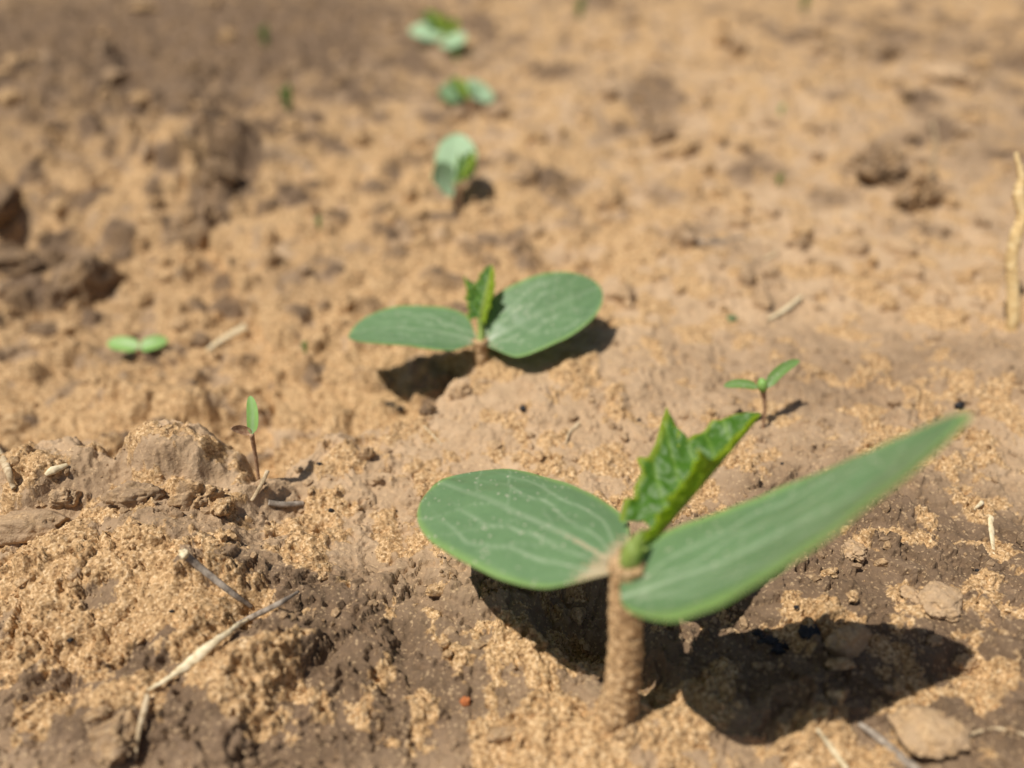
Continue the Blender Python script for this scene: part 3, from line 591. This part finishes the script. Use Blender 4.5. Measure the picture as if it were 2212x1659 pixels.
# the folded bud beside the petiole
Vb, Fb = tube(spline([node + (0.3, -0.2, 0), at(1362, 1205, 108.5), at(1374, 1172, 108.5), at(1392, 1143, 109)], 26), [1.0, 1.45, 1.4, 0.8, 0.15], 24, 0.28, rs=1.0, seed=4, squash=0.8)
link('leaf_bud', Vb, Fb, STALK, big, {'vein': np.clip(perlin(Vb[:, 0] * 1.4, Vb[:, 2] * 0.3, 4), 0, 1), 'rim': np.zeros(len(Vb)), 'dust': np.full(len(Vb), 0.15)})

# the middle seedling
b = hit(1040, 775); b[2] = height(b[0], b[1]); k = mmpx(b)
mid = empty('gourd_seedling', b, 'middle seedling with two long spread leaves and an upright toothed leaf', 'seedling')
dep = float(np.dot(b - C0, cD)); nd = at(1038, 742, dep - 2)
stem(mid, [b + (0, 0, -5), b, (b + nd) / 2, nd + (0, 0, 1)], [2.0, 1.9, 1.8, 2.0], SOIL, 0.25, n=40)
cotyledon(mid, COT, [nd + (-0.5, 0, 0.3), at(900, 690, dep - 2), at(756, 718, dep + 3)], (0.05, 0.97, 0.1), (0.0, 0.95, -0.1), 10.0, 0.9, cup=0.12, base=0.3, tipw=1.05, pw=0.55, pe=3.2, wave=0.3, dust0=0.5, seed=12)
cotyledon(mid, COT, [nd + (0.8, 0, 0), at(1160, 672, dep - 2), at(1296, 618, dep + 6)], (-0.35, 0.9, 0.25), (-0.2, 0.85, 0.42), 11.5, 0.9, cup=0.10, base=0.3, tipw=0.78, pw=0.6, wave=0.3, dust0=0.5, seed=14)
to = at(1036, 690, dep - 1); tt = at(1062, 572, dep + 1)
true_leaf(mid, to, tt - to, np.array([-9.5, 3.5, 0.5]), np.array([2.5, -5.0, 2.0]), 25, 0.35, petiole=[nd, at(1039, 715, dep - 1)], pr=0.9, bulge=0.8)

# the third seedling
b = hit(990, 455); b[2] = height(b[0], b[1]); dep = float(np.dot(b - C0, cD))
third = empty('gourd_seedling', b, 'blurred third seedling with one leaf held upright', 'seedling'); nd = at(984, 398, dep - 3)
stem(third, [b + (0, 0, -5), b, (b + nd) / 2, nd], [2.0, 1.8, 1.7, 1.8], STEM_SOIL, 0.2, n=30)
cotyledon(third, COT_PALE, [nd, at(985, 345, dep + 1), at(988, 288, dep + 6)], (1, 0.1, 0.1), (1, 0.1, 0), 8.0, 0.9, cup=0.12, base=0.3, wave=0.3, seed=16, nt=60, ns=30)
cotyledon(third, COT_PALE, [nd, at(962, 384, dep - 6), at(936, 388, dep - 12)], (0.3, 0.9, 0.3), (0.3, 0.9, 0.2), 7.0, 0.9, cup=0.12, base=0.3, wave=0.3, seed=18, nt=60, ns=30)
to = at(994, 385, dep - 3); tt = at(1022, 325, dep - 2)
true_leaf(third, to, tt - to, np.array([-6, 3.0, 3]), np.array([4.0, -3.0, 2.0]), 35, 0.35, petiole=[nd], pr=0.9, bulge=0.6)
# the fourth seedling
b = hit(1020, 243); b[2] = height(b[0], b[1]); dep = float(np.dot(b - C0, cD))
fourth = empty('gourd_seedling', b, 'blurred fourth seedling with a pale leaf over a dark shadow', 'seedling'); nd = at(1016, 212, dep - 3)
stem(fourth, [b + (0, 0, -5), b, nd], [2.2, 2.0, 2.0], STEM_SOIL, 0.2, n=30)
cotyledon(fourth, COT_PALE, [nd, at(1028, 200, dep + 2), at(1052, 186, dep + 8)], (-0.3, 0.9, 0.3), (-0.3, 0.9, 0.5), 9.0, 0.9, cup=0.1, base=0.3, wave=0.3, seed=22, nt=60, ns=30)
cotyledon(fourth, COT, [nd, at(985, 200, dep + 8), at(962, 182, dep + 18)], (0.3, 0.9, 0.3), (0.3, 0.9, 0.2), 8.0, 0.9, cup=0.1, base=0.3, wave=0.3, seed=23, nt=60, ns=30)
to = at(1002, 208, dep - 3); tt = at(982, 165, dep)
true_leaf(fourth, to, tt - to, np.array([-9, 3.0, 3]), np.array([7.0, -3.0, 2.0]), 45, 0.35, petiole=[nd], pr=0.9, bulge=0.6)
# the farthest seedling
b = hit(962, 108); b[2] = height(b[0], b[1]); dep = float(np.dot(b - C0, cD))
fifth = empty('gourd_seedling', b, 'faint far seedling with several blurred leaves', 'seedling'); nd = at(958, 84, dep - 3)
stem(fifth, [b + (0, 0, -5), b, nd], [2.4, 2.2, 2.0], STEM_SOIL, 0.2, n=30)
cotyledon(fifth, COT_PALE, [nd, at(980, 90, dep - 4), at(998, 94, dep - 12)], (0.3, 0.9, 0.3), (0.3, 0.9, 0.3), 9.0, 0.9, cup=0.1, base=0.3, seed=26, nt=60, ns=30)
cotyledon(fifth, COT_PALE, [nd, at(925, 66, dep), at(890, 58, dep + 10)], (0.3, 0.9, 0.3), (0.3, 0.9, 0.3), 9.0, 0.9, cup=0.1, base=0.3, seed=27, nt=60, ns=30)
to = at(955, 70, dep); tt = at(925, 22, dep)
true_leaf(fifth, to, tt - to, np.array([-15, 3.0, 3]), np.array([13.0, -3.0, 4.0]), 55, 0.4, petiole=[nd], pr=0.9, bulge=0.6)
to = at(962, 80, dep); tt = at(985, 40, dep)
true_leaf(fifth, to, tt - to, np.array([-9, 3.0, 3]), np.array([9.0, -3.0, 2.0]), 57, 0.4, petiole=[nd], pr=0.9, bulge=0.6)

# small weeds
b = hit(1648, 925); b[2] = height(b[0], b[1]); dep = float(np.dot(b - C0, cD))
w1 = empty('weed_seedling', b, 'tiny weed with a thin reddish stem and two narrow leaves on the crust', 'weed'); nd = at(1648, 842, dep - 5)
stem(w1, [b + (0, 0, -2), b, at(1652, 880, dep - 3), nd], [0.36, 0.32, 0.33, 0.42, 0.75], STEM_RED, 0.08, n=40, nseg=12)
for nm, P0, P1, P2, lt, W, sd in (('leaf', at(1638, 838, dep - 5), at(1605, 822, dep - 5), at(1564, 834, dep - 5), (0, 0.85, 0.45), 1.15, 31), ('leaf', at(1658, 838, dep - 5), at(1672, 800, dep - 4), at(1727, 778, dep - 2), (-0.5, 0.75, 0.45), 1.3, 32)):
    V, F, A = leaf_sheet([P0, P1, P2], lt, lt, W, 0.45, cup=0.15, base=0.45, tipw=0.9, pw=0.5, nt=50, ns=18, seed=sd, vein_k=()); link(nm, V, F, WEED, w1, A)
Vb, Fb = tube(spline([nd, at(1647, 833, dep - 6), at(1644, 817, dep - 6)], 14), [0.8, 1.1, 1.15, 0.5], 12, 0.1); link('leaf_bud', Vb, Fb, SPROUT, w1)
b = hit(560, 1040); b[2] = height(b[0], b[1]); dep = float(np.dot(b - C0, cD))
w2 = empty('weed_seedling', b, 'tiny weed with one upright leaf and one reddish leaf behind the ridge', 'weed'); nd = at(543, 938, dep - 6)
stem(w2, [b + (0, 0, -4), b, at(552, 985, dep - 3), nd], [0.34, 0.32, 0.33, 0.4, 0.5], STEM_RED, 0.08, n=40, nseg=12)
V, F, A = leaf_sheet([nd, at(550, 900, dep - 6), at(540, 855, dep - 5)], (1, 0.2, 0), (1, 0.2, 0), 1.15, 0.45, cup=0.15, base=0.5, tipw=0.9, pw=0.5, nt=50, ns=18, seed=33, vein_k=()); link('leaf', V, F, SPROUT, w2, A)
V, F, A = leaf_sheet([nd, at(525, 925, dep - 6), at(500, 926, dep - 8)], (0.1, 0.5, 0.85), (0.1, 0.5, 0.85), 0.9, 0.6, cup=0.2, base=0.5, tipw=0.9, pw=0.5, nt=40, ns=14, seed=34, vein_k=()); l2 = link('leaf', V, F, STEM_RED, w2, A); l2['label'] = 'narrow leaf with a reddish underside'
b = hit(303, 765); b[2] = height(b[0], b[1]); dep = float(np.dot(b - C0, cD))
w3 = empty('weed_seedling', b, 'small light green sprout with two leaves in loose sandy soil', 'weed'); nd = at(302, 752, dep - 1)
stem(w3, [b + (0, 0, -2), b, nd], [0.9, 0.8, 0.8], STEM_RED, 0.08, n=14, nseg=10)
for P1, P2, lt, sd in ((at(268, 742, dep - 1), at(232, 740, dep), (0, 0.9, 0.4), 41), (at(325, 742, dep - 1), at(362, 734, dep + 1), (0, 0.9, 0.4), 42)):
    V, F, A = leaf_sheet([nd, P1, P2], lt, lt, 2.6, 0.5, cup=0.2, base=0.35, tipw=0.9, pw=0.6, nt=40, ns=16, seed=sd, vein_k=()); link('leaf', V, F, SPROUT, w3, A)
# far tiny shoots, a few pixels each
for (px, py, h_, lb) in ((1680, 402, 26, 'tiny green shoot on the pale far crust'), (1686, 246, 20, 'minute green shoot beyond the pale far crust'), (624, 238, 50, 'thin blurred green blade near the far mound'), (1252, 40, 40, 'yellowish blade tuft on the far crust'), (690, 492, 26, 'small dull green shoot beside the row of seedlings'), (660, 760, 26, 'short green shoot beside the middle seedling'),
                         (985, 132, 30, 'pale green blade below the far seedling'), (1735, 25, 40, 'green tuft at the far crust edge'), (575, 100, 40, 'dull green blade on the dark far soil')):
    b = hit(px, py); b[2] = height(b[0], b[1]); k = mmpx(b); t = empty('shoot', b, lb, 'shoot')
    for i in range(2):
        sg = 1 if i else -1; tip = b + np.array([sg * h_ * k * 0.22, 0.0, h_ * k * (0.95 + 0.2 * i)])
        V, F, A = leaf_sheet([b - (0, 0, 1), (b + tip) / 2 + (sg * -0.1 * h_ * k, 0, 0.05 * h_ * k), tip], (1, 0.2, 0), (1, 0.2, 0), h_ * k * 0.15, 0.5, cup=0.2, base=0.4, nt=24, ns=10, vein_k=()); link('blade', V, F, WEED if h_ > 25 else SPROUT, t, A)

# ------------------------------------------------------------------ straws, twigs, root
def straw(pts, radii, label, mat, name='straw', cat='straw', squash=0.7, rough=0.05, n=40, nseg=12, group=None, extra=None):
    P = np.array([hit(px, py, l) for px, py, l in pts]); base = P[0].copy()
    V, F = tube(spline(P, n), radii, nseg, rough, 1.2, len(label), squash); o = link(name, V - base, F, mat); o.location = Vector(base * S)
    tag(o, label, cat, group); return o
stub = straw([(398, 1198, 1.2), (440, 1232, 1.0), (500, 1280, 0.7), (545, 1312, 0.4)], [0.75, 0.62, 0.6, 0.5, 0.35], 'grey-white straw stub with a knob end lying on the mound', STRAW_GREY)
kp = hit(398, 1198, 1.2); link('knob', lumpy(ICO3[0], 201, 0.5) * 0.95 + kp, ICO3[1], STRAW_PALE, stub)
straw([(645, 1278, 0.8), (600, 1305, 0.9), (540, 1335, 0.8), (515, 1350, 0.7)], [0.25, 0.5, 0.55, 0.6], 'dark weathered half of the long fallen straw', STRAW_GREY)
straw([(535, 1338, 0.5), (505, 1358, 0.9), (455, 1395, 1.2), (410, 1432, 1.3), (370, 1462, 1.0), (318, 1492, 0.5)], [0.35, 0.45, 0.65, 0.95, 0.75, 0.4, 0.2], 'long bleached fallen straw with a frayed pale middle', STRAW_PALE, rough=0.25, n=60)
straw([(318, 1500, 0.8), (314, 1525, 1.0), (300, 1580, 0.7), (292, 1640, 0.2)], [0.35, 0.55, 0.4, 0.2], 'thin broken straw end hanging below the long straw', STRAW)
straw([(578, 1016, 3.6), (568, 1040, 2.4), (556, 1062, 1.2), (543, 1082, 0.2)], [0.45, 0.42, 0.4, 0.35], 'short tan twig leaning over the ridge by the weed', STRAW)
straw([(580, 1086, 0.6), (610, 1090, 0.7), (656, 1088, 0.5)], [0.6, 0.66, 0.6], 'short hollow grey-brown stalk piece on the ridge', STRAW_GREY)
straw([(2140, 1115, 0.4), (2142, 1150, 0.4), (2147, 1197, 0.2)], [0.75, 0.65, 0.3], 'pale flat straw chip lying alone on the crust', STRAW_PALE, squash=0.45)
straw([(2105, 1100, 0.3), (2122, 1085, 0.4)], [0.2, 0.5], 'tiny yellow straw shred above the flat straw chip', STRAW_PALE, n=10)
straw([(1765, 1575, 0.5), (1795, 1615, 0.6), (1830, 1662, 0.5)], [0.25, 0.4, 0.35], 'thin pale straw before the leaf shadow', STRAW_PALE)
straw([(1855, 1562, 0.6), (1905, 1600, 0.9), (1985, 1668, 0.7)], [0.4, 0.65, 0.75], 'grey weathered stalk beside the broad pale flake', STRAW_GREY)
straw([(2075, 1600, 0.2), (2120, 1578, 0.3), (2170, 1575, 0.3), (2225, 1590, 0.2)], [0.2, 0.28, 0.28, 0.2], 'fine curved rootlet beside the grey crust chip', STRAW)
straw([(448, 757, 1.0), (480, 735, 1.6), (530, 708, 2.0)], [0.6, 1.0, 1.5], 'pale blurred straw piece behind the ridge mound', STRAW_PALE)
straw([(1660, 690, 0.4), (1695, 670, 0.8), (1732, 640, 1.0)], [0.4, 0.7, 0.5], 'pale blurred straw on the crust beyond the tiny weed', STRAW_PALE)
straw([(-20, 950, 1.0), (10, 1000, 1.0), (30, 1055, 0.8)], [0.7, 0.8, 0.5], 'blurred tan straw behind the sloping crust slab', STRAW)
straw([(98, 1026, 0.6), (115, 1016, 0.8), (146, 1004, 0.6)], [0.4, 0.9, 0.4], 'small white straw shred behind the blocky clod', STRAW_PALE)
straw([(915, 920, 0.2), (935, 940, 0.3), (955, 962, 0.2)], [0.1, 0.13, 0.1], 'hair-thin straw fibre on the ridge top', STRAW_PALE, n=14, nseg=6)
straw([(1222, 960, 0.2), (1230, 935, 0.5), (1252, 915, 0.4)], [0.15, 0.4, 0.6], 'small dried brown curl on the smooth crust', STRAW)
straw([(1450, 505, 0.5), (1500, 520, 0.8), (1555, 522, 0.5), (1610, 510, 0.4)], [0.5, 0.6, 0.6, 0.4], 'grey blurred twig on the far pale crust', STRAW_GREY)
straw([(1650, 560, 0.3), (1680, 545, 0.4)], [0.3, 0.3], 'fine pale fibre on the crust near the grey twig', STRAW_PALE, n=8, nseg=6)
straw([(1575, 690, 0.3), (1590, 686, 0.5)], [1.2, 0.9], 'small dull green leaf scrap on the crust', COT, name='leaf_scrap', cat='leaf scrap', n=8, squash=0.3)
# standing stalk beside the far clods
b = hit(2012, 395); d = float(np.dot(b - C0, cD))
V, F = tube(spline([b + (0, 0, -3), at(2014, 360, d - 3), at(2022, 310, d - 6), at(2014, 262, d - 8)], 30), [0.8, 0.8, 0.7, 0.9], 10, 0.1); o = link('dry_stalk', V - b, F, STRAW); o.location = Vector(b * S); tag(o, 'thin dry stalk standing behind the porous far clod', 'stalk')
# the pale root sticking out of the soil
b = hit(2190, 715); d = float(np.dot(b - C0, cD))
P = [b + (0, 0, -5), at(2188, 690, d - 1), at(2187, 620, d - 3), at(2186, 560, d - 5), at(2196, 505, d - 7), at(2208, 470, d - 8), at(2201, 420, d - 9), at(2206, 385, d - 10), at(2195, 330, d - 11)]
V, F = tube(spline(P, 80), [1.7, 1.6, 1.55, 1.5, 1.6, 1.35, 1.5, 0.9, 0.35], 16, 0.3, seed=3); o = link('root', V - b, F, ROOT); o.location = Vector(b * S); tag(o, 'pale yellow crooked root standing up out of the soil', 'root')

# ------------------------------------------------------------------ the ant
def ant(px, py):
    p = hit(px, py); k = mmpx(p); L = 44 * k; g = height(p[0], p[1]); r = L * 0.14
    prof = [(0, .02), (.05, .55), (.13, .95), (.21, .8), (.27, .3), (.33, .55), (.43, .75), (.52, .6), (.60, .25), (.66, .22), (.72, .7), (.82, 1.15), (.92, .85), (1.0, .05)]
    path = [np.array([(0.5 - t) * L, 0.12 * L * t, r * 2.0 + 0.10 * L * math.sin(t * 6)]) for t, _ in prof]
    V, F = tube(path, [q * r for _, q in prof], 14); V = list(V); F = list(F)
    for i, t in enumerate((0.36, 0.43, 0.5)):
        for sg in (-1, 1):
            c = np.array([(0.5 - t) * L, 0.12 * L * t, r * 1.8]); kn = c + np.array([(1 - i) * 0.10 * L, sg * 0.17 * L, r * 1.4]); ft = c + np.array([(1 - i) * 0.22 * L, sg * 0.32 * L, -r * 2.1])
            v, f = tube(spline([c, kn, ft], 9), [r * .22, r * .16, r * .1], 6); n = len(V); V += list(v); F += [tuple(j + n for j in q) for q in f]
    for sg in (-1, 1):
        c = np.array([0.46 * L, sg * r * .4, r * 2.3]); v, f = tube(spline([c, c + (0.08 * L, sg * .1 * L, r), c + (0.2 * L, sg * .12 * L, r * .2)], 8), [r * .13, r * .1], 6); n = len(V); V += list(v); F += [tuple(j + n for j in q) for q in f]
    o = link('ant', np.array(V), F, ANT); o.location = (p[0] * S, p[1] * S, (g + 0.9) * S); o.rotation_euler = (0, 0, math.pi - 0.1)
    tag(o, 'black ant walking on the ridge in front of the middle seedling', 'ant')
ant(854, 891)
